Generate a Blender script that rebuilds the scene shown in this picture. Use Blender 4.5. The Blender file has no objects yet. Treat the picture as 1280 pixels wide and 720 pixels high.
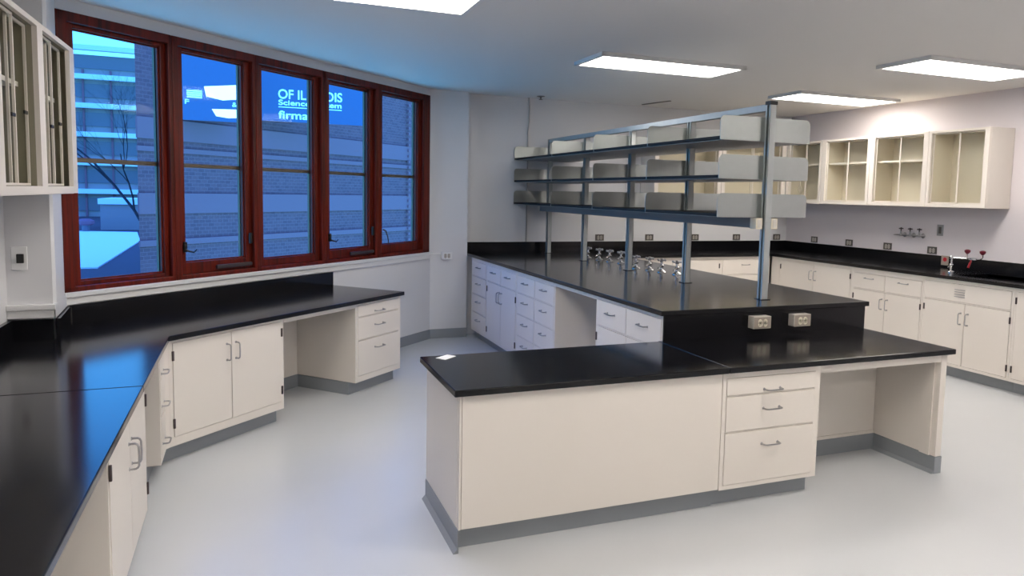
import bpy, bmesh, math, random
from mathutils import Matrix, Vector
random.seed(7)
SC = bpy.context.scene
COL = SC.collection
PI = math.pi

# ------------------------------------------------------------------ layout (metres)
HC = 2.63                      # ceiling
H1 = 0.914                     # standing worktops
HT = 0.735                     # low peninsula
HL = 0.742                     # low bench along the left and window walls
SPL = 0.113                    # backsplash height
XI0, XI1, YI0 = 2.199, 3.766, 3.578
YB = 7.70                      # back wall
XR = 6.58                      # right wall
TH = 0.8189                    # direction of the window wall
BX, BY = -0.411, 4.452         # inner corner of the low bench
SB, CB = math.sin(TH), math.cos(TH)
PHI = PI / 2 - TH
XLW = -1.17                    # left wall
YBACK = -2.4

def bpt(s, o, z=0.0):
    return Vector((BX + s * SB - o * CB, BY + s * CB + o * SB, z))

# ------------------------------------------------------------------ materials
def mat(name, col, rough=0.5, metal=0.0, spec=0.5, emit=None, es=0.0, noise=None, bump=None, coat=0.0):
    m = bpy.data.materials.new(name); m.use_nodes = True
    nt = m.node_tree; b = nt.nodes['Principled BSDF']
    b.inputs['Base Color'].default_value = (*col, 1)
    b.inputs['Roughness'].default_value = rough
    b.inputs['Metallic'].default_value = metal
    b.inputs['Specular IOR Level'].default_value = spec
    b.inputs['Coat Weight'].default_value = coat
    if emit:
        b.inputs['Emission Color'].default_value = (*emit, 1)
        b.inputs['Emission Strength'].default_value = es
    if noise:
        sc, amt, stretch = noise
        tc = nt.nodes.new('ShaderNodeTexCoord'); mp = nt.nodes.new('ShaderNodeMapping')
        mp.inputs['Scale'].default_value = stretch
        n = nt.nodes.new('ShaderNodeTexNoise'); n.inputs['Scale'].default_value = sc; n.inputs['Detail'].default_value = 5
        r = nt.nodes.new('ShaderNodeMapRange')
        r.inputs['To Min'].default_value = 1 - amt; r.inputs['To Max'].default_value = 1 + amt
        mx = nt.nodes.new('ShaderNodeMix'); mx.data_type = 'RGBA'; mx.blend_type = 'MULTIPLY'; mx.inputs['Factor'].default_value = 1
        nt.links.new(tc.outputs['Object'], mp.inputs['Vector']); nt.links.new(mp.outputs['Vector'], n.inputs['Vector'])
        nt.links.new(n.outputs['Fac'], r.inputs['Value'])
        mx.inputs['A'].default_value = (*col, 1)
        nt.links.new(r.outputs['Result'], mx.inputs['B'])
        nt.links.new(mx.outputs['Result'], b.inputs['Base Color'])
        if bump:
            bp = nt.nodes.new('ShaderNodeBump'); bp.inputs['Strength'].default_value = bump; bp.inputs['Distance'].default_value = 0.01
            nt.links.new(n.outputs['Fac'], bp.inputs['Height']); nt.links.new(bp.outputs['Normal'], b.inputs['Normal'])
    return m

def glass_mat(name, tint=(1, 1, 1), refl=0.003):
    m = bpy.data.materials.new(name); m.use_nodes = True
    nt = m.node_tree; nt.nodes.clear()
    out = nt.nodes.new('ShaderNodeOutputMaterial'); tr = nt.nodes.new('ShaderNodeBsdfTransparent')
    gl = nt.nodes.new('ShaderNodeBsdfGlossy'); gl.inputs['Roughness'].default_value = 0.02
    tr.inputs['Color'].default_value = (*tint, 1)
    lw = nt.nodes.new('ShaderNodeLayerWeight'); lw.inputs['Blend'].default_value = .5
    pw = nt.nodes.new('ShaderNodeMath'); pw.operation = 'POWER'; pw.inputs[1].default_value = 4.0
    ml = nt.nodes.new('ShaderNodeMath'); ml.operation = 'MULTIPLY_ADD'; ml.inputs[1].default_value = .04; ml.inputs[2].default_value = refl
    mx = nt.nodes.new('ShaderNodeMixShader')
    nt.links.new(lw.outputs['Facing'], pw.inputs[0]); nt.links.new(pw.outputs[0], ml.inputs[0]); nt.links.new(ml.outputs[0], mx.inputs[0]); nt.links.new(tr.outputs[0], mx.inputs[1]); nt.links.new(gl.outputs[0], mx.inputs[2])
    nt.links.new(mx.outputs[0], out.inputs['Surface'])
    return m

M = {}
M['enamel'] = mat('cream_enamel', (0.77, 0.715, 0.65), 0.38, noise=(3, .02, (1, 1, 1)))
M['inner'] = mat('cabinet_inside', (0.70, 0.64, 0.53), 0.5)
M['olive'] = mat('olive_cabinet_inside', (0.27, 0.25, 0.18), 0.5)
M['boxface'] = mat('taupe_box_cover', (0.36, 0.31, 0.26), 0.4)
M['epoxy'] = mat('black_epoxy_resin', (0.0055, 0.0055, 0.007), 0.14, spec=0.32, noise=(9, .35, (1, 1, 1)))
M['phenolic'] = mat('black_phenolic_shelf', (0.010, 0.010, 0.011), 0.6, spec=.25)
M['cove'] = mat('grey_cove_base', (0.27, 0.29, 0.31), 0.45)
M['chrome'] = mat('brushed_chrome', (0.42, 0.41, 0.41), 0.28, metal=1)
M['bright_chrome'] = mat('bright_chrome', (0.8, 0.8, 0.82), 0.12, metal=1)
M['galv'] = mat('galvanised_strut', (0.47, 0.50, 0.50), 0.48, metal=.5, noise=(14, .12, (1, 1, .3)))
M['steel'] = mat('satin_steel_sheet', (0.43, 0.46, 0.45), 0.34, metal=1, noise=(20, .05, (1, 1, 1)))
M['tray'] = mat('grey_shelf_underside', (0.42, 0.41, 0.41), 0.45, metal=.2)
M['race'] = mat('grey_raceway', (0.25, 0.25, 0.26), 0.6, metal=0)
M['black'] = mat('black_plastic', (0.012, 0.012, 0.012), 0.4)
M['hinge'] = mat('dark_hinge_steel', (0.10, 0.08, 0.08), 0.4, metal=.8)
M['cream'] = mat('cream_plastic', (0.80, 0.74, 0.60), 0.4)
M['ivory'] = mat('ivory_box', (0.66, 0.62, 0.56), 0.4)
M['white_pl'] = mat('white_plastic', (0.80, 0.80, 0.80), 0.4)
M['plate'] = mat('dark_grey_cover_plate', (0.13, 0.12, 0.11), 0.35, metal=.5)
M['socket'] = mat('grey_socket_face', (0.50, 0.46, 0.41), 0.4)
M['plate2'] = mat('grey_switch_plate', (0.34, 0.34, 0.34), 0.35, metal=.5)
M['wallp'] = mat('pale_grey_wall_paint', (0.71, 0.71, 0.725), 0.7, noise=(2, .02, (1, 1, 1)))
M['wallr'] = mat('rose_grey_wall_paint', (0.73, 0.68, 0.70), 0.7)
M['trim'] = mat('white_gloss_trim', (0.74, 0.74, 0.74), 0.35)
M['ceil'] = mat('ceiling_paint', (0.78, 0.76, 0.74), 0.8)
M['floor'] = mat('pale_grey_epoxy_floor', (0.58, 0.60, 0.62), 0.26, spec=.55, noise=(1.1, .05, (1, 1, 1)))
M['lamp'] = mat('light_diffuser', (0.9, 0.9, 0.9), 0.5, emit=(1.0, .93, .86), es=18.0)
M['red'] = mat('red_plastic', (0.45, 0.01, 0.02), 0.35)
M['darkred'] = mat('dark_red_cap', (0.12, 0.008, 0.02), 0.35)
M['paper'] = mat('white_paper', (0.85, 0.85, 0.86), 0.6)
M['glass'] = glass_mat('cabinet_glass', (.98, .985, .97))
M['wglass'] = glass_mat('window_glass', (.96, .98, 1.0))
M['storm'] = mat('aluminium_storm_frame', (0.15, 0.11, 0.075), 0.45, metal=.3)

def mahogany():
    m = mat('red_mahogany', (0.17, 0.02, 0.01), 0.38, spec=.25)
    nt = m.node_tree; b = nt.nodes['Principled BSDF']
    tc = nt.nodes.new('ShaderNodeTexCoord'); mp = nt.nodes.new('ShaderNodeMapping'); mp.inputs['Scale'].default_value = (28, 28, 1.2)
    n = nt.nodes.new('ShaderNodeTexNoise'); n.inputs['Scale'].default_value = 1.5; n.inputs['Detail'].default_value = 6
    cr = nt.nodes.new('ShaderNodeValToRGB')
    cr.color_ramp.elements[0].position = .3; cr.color_ramp.elements[0].color = (.045, .006, .003, 1)
    cr.color_ramp.elements[1].position = .75; cr.color_ramp.elements[1].color = (.19, .015, .005, 1)
    nt.links.new(tc.outputs['Object'], mp.inputs['Vector']); nt.links.new(mp.outputs['Vector'], n.inputs['Vector'])
    nt.links.new(n.outputs['Fac'], cr.inputs['Fac']); nt.links.new(cr.outputs['Color'], b.inputs['Base Color'])
    return m
M['wood'] = mahogany()

def brick_mat(name, c1, c2, mortar, scale):
    m = mat(name, c1, 0.85)
    nt = m.node_tree; b = nt.nodes['Principled BSDF']
    tc = nt.nodes.new('ShaderNodeTexCoord'); mp = nt.nodes.new('ShaderNodeMapping'); mp.inputs['Rotation'].default_value = (PI / 2, 0, 0)
    br = nt.nodes.new('ShaderNodeTexBrick'); br.inputs['Scale'].default_value = scale
    br.inputs['Color1'].default_value = (*c1, 1); br.inputs['Color2'].default_value = (*c2, 1); br.inputs['Mortar'].default_value = (*mortar, 1)
    nt.links.new(tc.outputs['Object'], mp.inputs['Vector']); nt.links.new(mp.outputs['Vector'], br.inputs['Vector'])
    nt.links.new(br.outputs['Color'], b.inputs['Base Color'])
    return m
M['brick'] = brick_mat('outside_brick', (.25, .088, .100), (.19, .066, .080), (.31, .12, .135), 3.2)
M['stone'] = mat('outside_stone_band', (.33, .125, .145), .8)
M['far_wall'] = mat('far_facade', (.42, .30, .28), .8)
M['far_glass'] = mat('far_dark_glazing', (.20, .15, .17), .3)
M['snow'] = mat('snow', (.95, .95, .90), .9)
M['gravel'] = mat('roof_gravel', (.10, .05, .055), .9)
M['bark'] = mat('dark_bark', (.07, .05, .06), .9)
M['signblue'] = mat('blue_sign_face', (.03, .05, .12), .4, emit=(.01, .09, .40), es=1.0)
M['signtext'] = mat('lit_sign_lettering', (.8, .9, .9), .4, emit=(.16, .80, 1.0), es=1.1)
M['refl_white'] = mat('lamp_reflection_glow', (.8, .9, .9), .4, emit=(.75, .9, 1.0), es=1.1)  # white glow standing in for ceiling lamps mirrored in the glass

# ------------------------------------------------------------------ mesh builder
class MB:
    def __init__(s): s.bm = bmesh.new()
    def box(s, x0, y0, z0, x1, y1, z1, bev=0.0):
        if x1 < x0: x0, x1 = x1, x0
        if y1 < y0: y0, y1 = y1, y0
        if z1 < z0: z0, z1 = z1, z0
        t = bmesh.new()
        bmesh.ops.create_cube(t, size=1)
        bmesh.ops.scale(t, vec=(x1 - x0, y1 - y0, z1 - z0), verts=t.verts)
        bmesh.ops.translate(t, vec=((x0 + x1) / 2, (y0 + y1) / 2, (z0 + z1) / 2), verts=t.verts)
        if bev:
            bmesh.ops.bevel(t, geom=t.edges[:], offset=bev, segments=2, affect='EDGES', profile=.6)
        s._merge(t); return s
    def _merge(s, t, mtx=None):
        if mtx: bmesh.ops.transform(t, matrix=mtx, verts=t.verts)
        me = bpy.data.meshes.new('tmp'); t.to_mesh(me); t.free(); s.bm.from_mesh(me); bpy.data.meshes.remove(me)
    def cyl(s, p0, p1, r0, r1=None, n=16):
        p0, p1 = Vector(p0), Vector(p1); d = p1 - p0
        t = bmesh.new()
        bmesh.ops.create_cone(t, cap_ends=True, segments=n, radius1=r0, radius2=r0 if r1 is None else r1, depth=d.length)
        q = Vector((0, 0, 1)).rotation_difference(d.normalized())
        s._merge(t, Matrix.Translation((p0 + p1) / 2) @ q.to_matrix().to_4x4()); return s
    def ball(s, c, r, sc=(1, 1, 1)):
        t = bmesh.new(); bmesh.ops.create_uvsphere(t, u_segments=14, v_segments=9, radius=r)
        s._merge(t, Matrix.Translation(c) @ Matrix.Diagonal((*sc, 1))); return s
    def tube(s, pts, r, n=8):
        pts = [Vector(p) for p in pts]
        rad = r if isinstance(r, (list, tuple)) else [r] * len(pts)
        rings = []; up = None
        for i, p in enumerate(pts):
            a = pts[max(i - 1, 0)]; b = pts[min(i + 1, len(pts) - 1)]
            d = (b - a).normalized()
            if up is None:
                up = d.orthogonal().normalized()
            up = (up - d * up.dot(d)).normalized(); w = d.cross(up)
            rings.append([s.bm.verts.new(p + (up * math.cos(2 * PI * k / n) + w * math.sin(2 * PI * k / n)) * rad[i]) for k in range(n)])
        for a, b in zip(rings, rings[1:]):
            for k in range(n): s.bm.faces.new((a[k], a[(k + 1) % n], b[(k + 1) % n], b[k]))
        s.bm.faces.new(rings[0][::-1]); s.bm.faces.new(rings[-1]); return s
    def lathe(s, prof, c=(0, 0, 0), n=20, axis='z'):
        rings = []
        for r, z in prof:
            ring = []
            for k in range(n):
                a = 2 * PI * k / n
                v = Vector((r * math.cos(a), r * math.sin(a), z))
                if axis == 'y': v = Vector((v.x, -v.z, v.y))
                if axis == 'x': v = Vector((-v.z, v.y, v.x))
                ring.append(s.bm.verts.new(v + Vector(c)))
            rings.append(ring)
        for a, b in zip(rings, rings[1:]):
            for k in range(n): s.bm.faces.new((a[k], a[(k + 1) % n], b[(k + 1) % n], b[k]))
        s.bm.faces.new(rings[0][::-1]); s.bm.faces.new(rings[-1]); return s
    def prism(s, pts, z0, z1):
        lo = [s.bm.verts.new((p[0], p[1], z0)) for p in pts]; hi = [s.bm.verts.new((p[0], p[1], z1)) for p in pts]
        n = len(pts)
        s.bm.faces.new(lo[::-1]); s.bm.faces.new(hi)
        for k in range(n): s.bm.faces.new((lo[k], lo[(k + 1) % n], hi[(k + 1) % n], hi[k]))
        return s
    def prism_xz(s, pts, y0, y1):
        a = [s.bm.verts.new((p[0], y0, p[1])) for p in pts]; b = [s.bm.verts.new((p[0], y1, p[1])) for p in pts]
        n = len(pts)
        s.bm.faces.new(a); s.bm.faces.new(b[::-1])
        for k in range(n): s.bm.faces.new((a[(k + 1) % n], a[k], b[k], b[(k + 1) % n]))
        return s
    def build(s, name, m, parent=None, smooth=False, bevel=0.0):
        bmesh.ops.recalc_face_normals(s.bm, faces=s.bm.faces)
        me = bpy.data.meshes.new(name); s.bm.to_mesh(me); s.bm.free()
        me.materials.append(M[m] if isinstance(m, str) else m)
        if smooth:
            for p in me.polygons: p.use_smooth = True
            try: me.set_sharp_from_angle(angle=math.radians(38))
            except Exception: pass
        o = bpy.data.objects.new(name, me); COL.objects.link(o)
        if parent: o.parent = parent
        if bevel:
            b = o.modifiers.new('bevel', 'BEVEL'); b.width = bevel; b.segments = 2; b.limit_method = 'ANGLE'
        return o

def thing(name, label, cat, loc=(0, 0, 0), rz=0.0, group=None):
    o = bpy.data.objects.new(name, None); COL.objects.link(o)
    o.empty_display_size = .1
    o.location = loc; o.rotation_euler = (0, 0, rz); o['label'] = label; o['category'] = cat
    if group: o['group'] = group
    return o
def tag(o, label, cat, group=None):
    o['label'] = label; o['category'] = cat
    if group: o['group'] = group
    return o
def struct(o): o['kind'] = 'structure'; return o
def dup(root, loc=None, rz=None, label=None):
    r = root.copy(); COL.objects.link(r)
    if loc is not None: r.location = loc
    if rz is not None: r.rotation_euler = (0, 0, rz)
    if label: r['label'] = label
    for ch in list(root.children):
        c = ch.copy(); COL.objects.link(c); c.parent = r
        for g in list(ch.children):
            d = g.copy(); COL.objects.link(d); d.parent = c
    return r

# ------------------------------------------------------------------ casework
def pull(b, cx, cz, vertical=False, y=0.0, L=0.10, out=0.032):
    r = 0.0042; h = L / 2
    pr = [(-h, 0), (-h, -out + .012), (-h + .004, -out + .004), (-h + .012, -out), (0, -out - .001), (h - .012, -out), (h - .004, -out + .004), (h, -out + .012), (h, 0)]
    pts = [((cx, y + q, cz + p) if vertical else (cx + p, y + q, cz)) for p, q in pr]
    b.tube(pts, r, 8)
    for p in (-h, h):
        c = (cx, y, cz + p) if vertical else (cx + p, y, cz)
        b.cyl(c, (c[0], y - .003, c[2]), .008, .006, 12)
    return b

def face_frame(b, w, z0, z1, ops, y0=0.0, y1=0.02):
    xs = sorted({0, w, *[o[0] for o in ops], *[o[1] for o in ops]}); zs = sorted({z0, z1, *[o[2] for o in ops], *[o[3] for o in ops]})
    for i in range(len(xs) - 1):
        run = None
        for j in range(len(zs)):
            solid = j < len(zs) - 1 and not any(o[0] - 1e-6 <= xs[i] and xs[i + 1] <= o[1] + 1e-6 and o[2] - 1e-6 <= zs[j] and zs[j + 1] <= o[3] + 1e-6 for o in ops)
            if solid and run is None: run = zs[j]
            if not solid and run is not None:
                b.box(xs[i], y0, run, xs[i + 1], y1, zs[j]); run = None
    return b

def cabinet(label, loc, rz, w, d, ztop, fronts, group=None, toe=0.07, z0=0.10, kick=True, name='base_cabinet'):
    """fronts: (kind, x0, x1, z0, z1, options) kind drawer/door/panel"""
    t = thing(name, label, 'cabinet', loc, rz, group)
    body = MB(); body.box(0, .02, z0, w, d, ztop)
    body.build('body', 'enamel', t)
    ops = [f[1:5] for f in fronts]
    face_frame(MB(), w, z0, ztop, ops).build('face_frame', 'enamel', t)
    g = .0025
    for f in fronts:
        kind, x0, x1, a, c = f[:5]; opt = f[5] if len(f) > 5 else {}
        s = MB().box(x0 + g, -.003, a + g, x1 - g, .016, c - g, .0015).build(kind if kind != 'panel' else 'front_panel', 'enamel', t)
        if kind == 'drawer':
            pull(MB(), (x0 + x1) / 2, opt.get('hz', a + (c - a) * .62), False, -.003).build('handle', 'chrome', s, smooth=True)
        if kind == 'door':
            hx = x1 - .034 if opt.get('hinge') == 'l' else x0 + .034
            pull(MB(), hx, opt.get('hz', c - .12), True, -.003, out=.034).build('handle', 'chrome', s, smooth=True)
            ex = x0 if opt.get('hinge') == 'l' else x1
            for hz in (a + .08, c - .075):
                MB().box(ex - .006, -.011, hz - .028, ex + .006, -.001, hz + .028, .003).build('hinge', 'hinge', s)
        if kind == 'panel' and opt.get('vent'):
            vx, vz = opt['vent']; v = MB()
            for k in range(4):
                v.box(vx - .05, -.008, vz - .034 + k * .021, vx + .05, -.002, vz - .029 + k * .021)
            v.build('vent_louvres', 'chrome', s)
    if kick:
        MB().box(0.0, toe, 0, w, toe + .02, z0).box(0, toe + .02, 0, w, d - .01, z0 - .004).build('toe_kick', 'cove', t)
    return t

ROTL = -PI / 2        # faces -X : local x runs towards -Y
ROTR = PI / 2         # faces +X : local x runs towards +Y
TZ1 = H1 - .03

# --- island, left side (front plane X=2.229), far end first
XF = XI0 + .03
def isl(yfar, ynear): return (XF, yfar, 0), yfar - ynear
RZ = [(.12, .305), (.312, .498), (.505, .688), (.695, .846)]
MB().box(XF + .12, 7.50, 0, XF + .56, YB - .004, TZ1).build('filler_panel', 'enamel')
tag(bpy.data.objects['filler_panel'], 'narrow plain cream filler between the island drawers and the back wall', 'panel')
L, w = isl(7.498, 6.962)
cabinet('island cabinet with a single stack of four drawers, farthest from camera by the back wall', L, ROTL, w, .56, TZ1,
        [('drawer', .03, w - .02, a, b) for a, b in RZ])
L, w = isl(6.960, 6.082)
mid = w / 2
cabinet('island cabinet with two drawers over a pair of doors, between drawer stacks', L, ROTL, w, .56, TZ1,
        [('drawer', .02, mid - .006, *RZ[3]), ('drawer', mid + .006, w - .02, *RZ[3]),
         ('door', .02, mid, .12, .688, {'hinge': 'l', 'hz': .57}), ('door', mid, w - .02, .12, .688, {'hinge': 'r', 'hz': .57})])
L, w = isl(6.080, 5.202); mid = w / 2
cabinet('island cabinet with two columns of four drawers, left of the knee space', L, ROTL, w, .56, TZ1,
        [('drawer', .02, mid - .006, a, b) for a, b in RZ] + [('drawer', mid + .006, w - .02, a, b) for a, b in RZ])
k = thing('knee_space_panel', 'open knee space with cream apron in the left side of the island', 'panel', (XF, 5.200, 0), ROTL)
MB().box(.001, 0, .852, .719, .02, TZ1).build('apron', 'enamel', k)
MB().box(.001, .50, .10, .719, .56, TZ1).build('back_panel', 'enamel', k)
MB().box(.001, .49, 0, .719, .56, .10).build('toe_kick', 'cove', k)
L, w = isl(4.478, 3.610); mid = w / 2
cabinet('island cabinet with two deep top drawers over doors, nearest the black riser', L, ROTL, w, .56, TZ1,
        [('drawer', .02, mid - .006, .685, .860, {'hz': .785}), ('drawer', mid + .006, w - .012, .685, .860, {'hz': .785}),
         ('door', .02, mid, .12, .678, {'hinge': 'l'}), ('door', mid, w - .012, .12, .678, {'hinge': 'r'})])
# island, right side (faces +X)
xr = XI1 - .03
for i, (y0, y1, lab) in enumerate([(3.61, 4.96, 'cream double-door cabinet on the right side of the island, nearest its near end'),
                                   (4.965, 6.3, 'cream double-door cabinet midway along the right side of the island'),
                                   (6.305, 7.04, 'cream double-door cabinet on the right side of the island, by the back wall')]):
    w = y1 - y0; mid = w / 2
    cabinet(lab, (xr, y0, 0), ROTR, w, .56, TZ1, [('door', .02, mid, .12, .86, {'hinge': 'l'}), ('door', mid, w - .02, .12, .86, {'hinge': 'r'})])

# --- low peninsula in front
YF = 2.954; TZ2 = HT - .03
p = thing('peninsula_base', 'blank cream panelled base at the left end of the low peninsula', 'cabinet', (.832, YF, 0))
MB().box(.012, .0, .106, 1.346, .012, TZ2).build('front_panel', 'enamel', p, bevel=.001)
MB().box(.0, .0, .104, .010, .028, TZ2).build('corner_stile', 'enamel', p, bevel=.001)
MB().box(.003, .012, .104, 1.346, .616, TZ2 - .001).box(0, .034, .104, .003, .616, TZ2).build('body', 'enamel', p)
c = MB(); c.box(-.004, .0, 0, .002, .617, .103); c.box(.002, .055, 0, 1.346, .60, .104)
c.prism_xz([(-.022, 0), (-.004, 0), (-.004, .02)], 0.0, .617)
c.build('cove_base', 'cove', p)
w = .616
cabinet('three-drawer cabinet in the low peninsula beside the knee space', (2.182, YF, 0), 0, w, .60, TZ2,
        [('drawer', .022, w - .034, .583, .674, {'hz': .603}), ('drawer', .022, w - .034, .397, .579, {'hz': .504}), ('drawer', .022, w - .034, .122, .393, {'hz': .318})])
k = thing('knee_space_panel', 'cream apron and back panel of the peninsula knee space', 'panel', (2.800, YF, 0))
MB().box(0, 0, .660, .876, .02, TZ2).build('apron', 'enamel', k)
MB().box(0, .45, .100, .876, .47, TZ2).build('back_panel', 'enamel', k)
MB().box(0, .443, .102, .876, .45, .122).build('bottom_rail', 'enamel', k)
c = MB(); c.box(0, .446, 0, .876, .47, .099); c.build('toe_kick', 'cove', k)
e = thing('end_panel', 'cream end panel standing on a grey cove at the right end of the peninsula', 'panel', (3.680, YF, 0))
MB().box(0, 0, .100, .045, .615, TZ2).build('panel', 'enamel', e, bevel=.002)
MB().box(-.012, .035, .10, -.001, .10, TZ2 - .05).build('inner_stile', 'enamel', e)
c = MB(); c.box(-.004, -.004, 0, .049, .617, .099); c.prism_xz([(-.02, 0), (-.004, 0), (-.004, .02)], 0, .617); c.build('cove_base', 'cove', e)

# --- worktops
def slab(name, label, pts, ztop, th=.03):
    t = thing(name, label, 'worktop', (0, 0, 0))
    s = MB().prism(pts, ztop - th, ztop).build('top', 'epoxy', t, bevel=.004)
    return t
t = slab('worktop', 'black island worktop carrying the shelving rack and gas valves', [(XI0, YI0), (XI1, YI0), (XI1, 7.04), (XI0 + 1.0, 7.04), (XI0 + 1.0, YB - .03), (XI0, YB - .03)], H1)
MB().box(XI0 + .002, YB - .028, H1 - .03, XI0 + 1.0, YB - .004, H1 + SPL, .002).build('backsplash', 'epoxy', t)
ri = MB().box(XF, 3.599, HT + .0005, 3.752, 3.6085, H1 - .031).build('riser_panel', 'epoxy')
tag(ri, 'upright black riser panel closing the near end of the island above the peninsula', 'panel')
slab('worktop', 'black low worktop slab on the left end of the peninsula, carrying a white card', [(.802, 2.924), (2.1965, 2.924), (2.1965, 3.5985), (.802, 3.5985)], HT)
slab('worktop', 'black low worktop slab directly below the riser and its two outlet boxes', [(2.199, 2.924), (3.755, 2.924), (3.755, 3.6085), (2.199, 3.6085)], HT)

# back + right worktop with the sink cut-out
t = thing('worktop', 'long black worktop round the back and right walls with an inset sink', 'worktop')
XE = 5.824; SK = (5.98, 3.86, 6.40, 4.72)
b = MB()
z0, z1 = H1 - .03, H1
b.box(XI0 + 1.003, 7.045, z0, XR - .004, YB - .004, z1)
b.box(XE, SK[3], z0, XR - .004, 7.045, z1)
b.box(XE, SK[1], z0, SK[0], SK[3], z1); b.box(SK[2], SK[1], z0, XR - .004, SK[3], z1)
b.box(XE, 2.6, z0, XR - .004, SK[1], z1)
b.build('top', 'epoxy', t)
MB().box(XI0 + 1.003, YB - .028, z1, XR - .028, YB - .004, z1 + SPL, .002).build('backsplash', 'epoxy', t)
MB().box(XR - .028, 2.6, z1, XR - .004, YB - .004, z1 + SPL, .002).build('backsplash', 'epoxy', t)
b = MB(); x0, y0, x1, y1 = SK; zb = H1 - .22; q = .012
b.box(x0 - q, y0 - q, zb - q, x1 + q, y1 + q, zb)
b.box(x0 - q, y0 - q, zb, x0, y1 + q, z1 - .001); b.box(x1, y0 - q, zb, x1 + q, y1 + q, z1 - .001)
b.box(x0, y0 - q, zb, x1, y0, z1 - .001); b.box(x0, y1, zb, x1, y1 + q, z1 - .001)
sk = thing('sink', 'black inset sink in the right worktop beside the eyewash', 'sink', (0, 0, 0)); s = b.build('basin', 'epoxy', sk)
MB().lathe([(.001, 0), (.028, 0), (.03, .004), (.001, .004)], ((x0 + x1) / 2, (y0 + y1) / 2, zb), 16).build('drain', 'chrome', s)

# left and window bench
BL = 2.2006; BD = .775
def xy(v): return (v.x, v.y)
seam = 3.358
slab('worktop', 'black low bench worktop slab nearest the camera along the left wall', [(XLW + .004, .3), (BX, .3), (BX, seam - .0015), (XLW + .004, seam - .0015)], HL)
pts = [(XLW + .004, seam + .0015), (BX, seam + .0015), (BX, BY), xy(bpt(BL, 0)), xy(bpt(BL, BD)), xy(bpt(-.09, BD)), (-1.0, 4.935), (-.962, 4.512), (XLW + .004, 4.512)]
t = slab('worktop', 'black angled bench worktop turning the corner below the windows', pts, HL)
def wallrun(b, p, q, th, z0, z1):
    """box along p->q, growing to the right side of the direction"""
    p, q = Vector(p), Vector(q); d = (q - p).normalized(); n = Vector((d.y, -d.x))
    b.prism([p, q, q + n * th, p + n * th][::-1], z0, z1)
b = MB()
wallrun(b, bpt(-.06, BD - .002).xy, bpt(BL, BD - .002).xy, .022, HL, HL + SPL)
b.build('backsplash', 'epoxy', t)
MB().box(XLW + .004, 4.49, HL, -.965, 4.512, HL + SPL).build('backsplash', 'epoxy', t)
b = MB(); wallrun(b, (-.955, 4.512), (-.99, 4.93), .02, HL, HL + SPL); b.build('backsplash', 'epoxy', t)
MB().box(XLW + .004, seam + .002, HL, XLW + .026, 4.49, HL + SPL).build('backsplash', 'epoxy', t)

# bench cabinets along the window wall
TZ3 = HL - .03
def bloc(s): v = bpt(s, .03); return (v.x, v.y, 0)
w = .866
cabinet('two-door cabinet under the window bench, left of its knee space', bloc(.012), PHI, w, .60, TZ3,
        [('door', .026, .436, .150, .694, {'hinge': 'l', 'hz': .572}), ('door', .436, .846, .150, .694, {'hinge': 'r', 'hz': .572})])
k = thing('knee_space_panel', 'cream apron and back panel of the knee space under the window bench', 'panel', bloc(.880), PHI)
MB().box(0, 0, .680, .732, .02, TZ3).build('apron', 'enamel', k)
MB().box(0, .58, .10, .732, .60, TZ3).build('back_panel', 'enamel', k)
MB().box(0, .575, 0, .732, .60, .10).build('toe_kick', 'cove', k)
w = .568
cabinet('three-drawer cabinet at the far right end of the window bench', bloc(1.614), PHI, w, .60, TZ3,
        [('drawer', .024, w - .028, .605, .694, {'hz': .63}), ('drawer', .024, w - .028, .425, .600, {'hz': .522}), ('drawer', .024, w - .028, .145, .420, {'hz': .343})])

# bench cabinets along the left wall (front plane X = BX-.03)
XA = BX - .03
w = .255
t = cabinet('narrow three-drawer cabinet in the inner corner of the left bench', (XA, 4.20, 0), ROTR, w, .56, TZ3,
        [('drawer', .02, w - .04, .555, .694, {'hz': .575}), ('drawer', .02, w - .04, .350, .550, {'hz': .40}), ('drawer', .02, w - .04, .145, .345, {'hz': .195})])
k = thing('knee_space_panel', 'narrow knee space between two cabinets of the left bench', 'panel', (XA, 3.632, 0), ROTR)
MB().box(0, 0, .680, .566, .02, TZ3).build('apron', 'enamel', k)
MB().box(0, .58, .10, .566, .60, TZ3).build('back_panel', 'enamel', k)
MB().box(0, .575, 0, .566, .60, .10).build('toe_kick', 'cove', k)
w = .945
cabinet('two-door cabinet of the left bench, nearest the camera', (XA, 2.685, 0), ROTR, w, .60, TZ3,
        [('door', .02, .47, .13, .690, {'hinge': 'l', 'hz': .525}), ('door', .47, .92, .13, .690, {'hinge': 'r', 'hz': .525})])
k = thing('knee_space_panel', 'knee space of the left bench closest to the camera', 'panel', (XA, 1.60, 0), ROTR)
MB().box(0, 0, .680, 1.083, .02, TZ3).build('apron', 'enamel', k)
MB().box(0, .58, .10, 1.083, .60, TZ3).build('back_panel', 'enamel', k)
MB().box(0, .575, 0, 1.083, .60, .10).build('toe_kick', 'cove', k)
w = 1.0
cabinet('two-door cabinet under the near end of the left bench', (XA, .598, 0), ROTR, w, .60, TZ3,
        [('door', .02, .49, .13, .690, {'hinge': 'l'}), ('door', .49, .98, .13, .690, {'hinge': 'r'})])

cf = MB().prism([(XA, 4.4555), xy(bpt(.0115, .03)), xy(bpt(.0115, .10)), (XA - .06, 4.4555)], .10, TZ3).build('corner_filler', 'enamel')
tag(cf, 'slim cream filler closing the inner corner between the left and window benches', 'panel')
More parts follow.
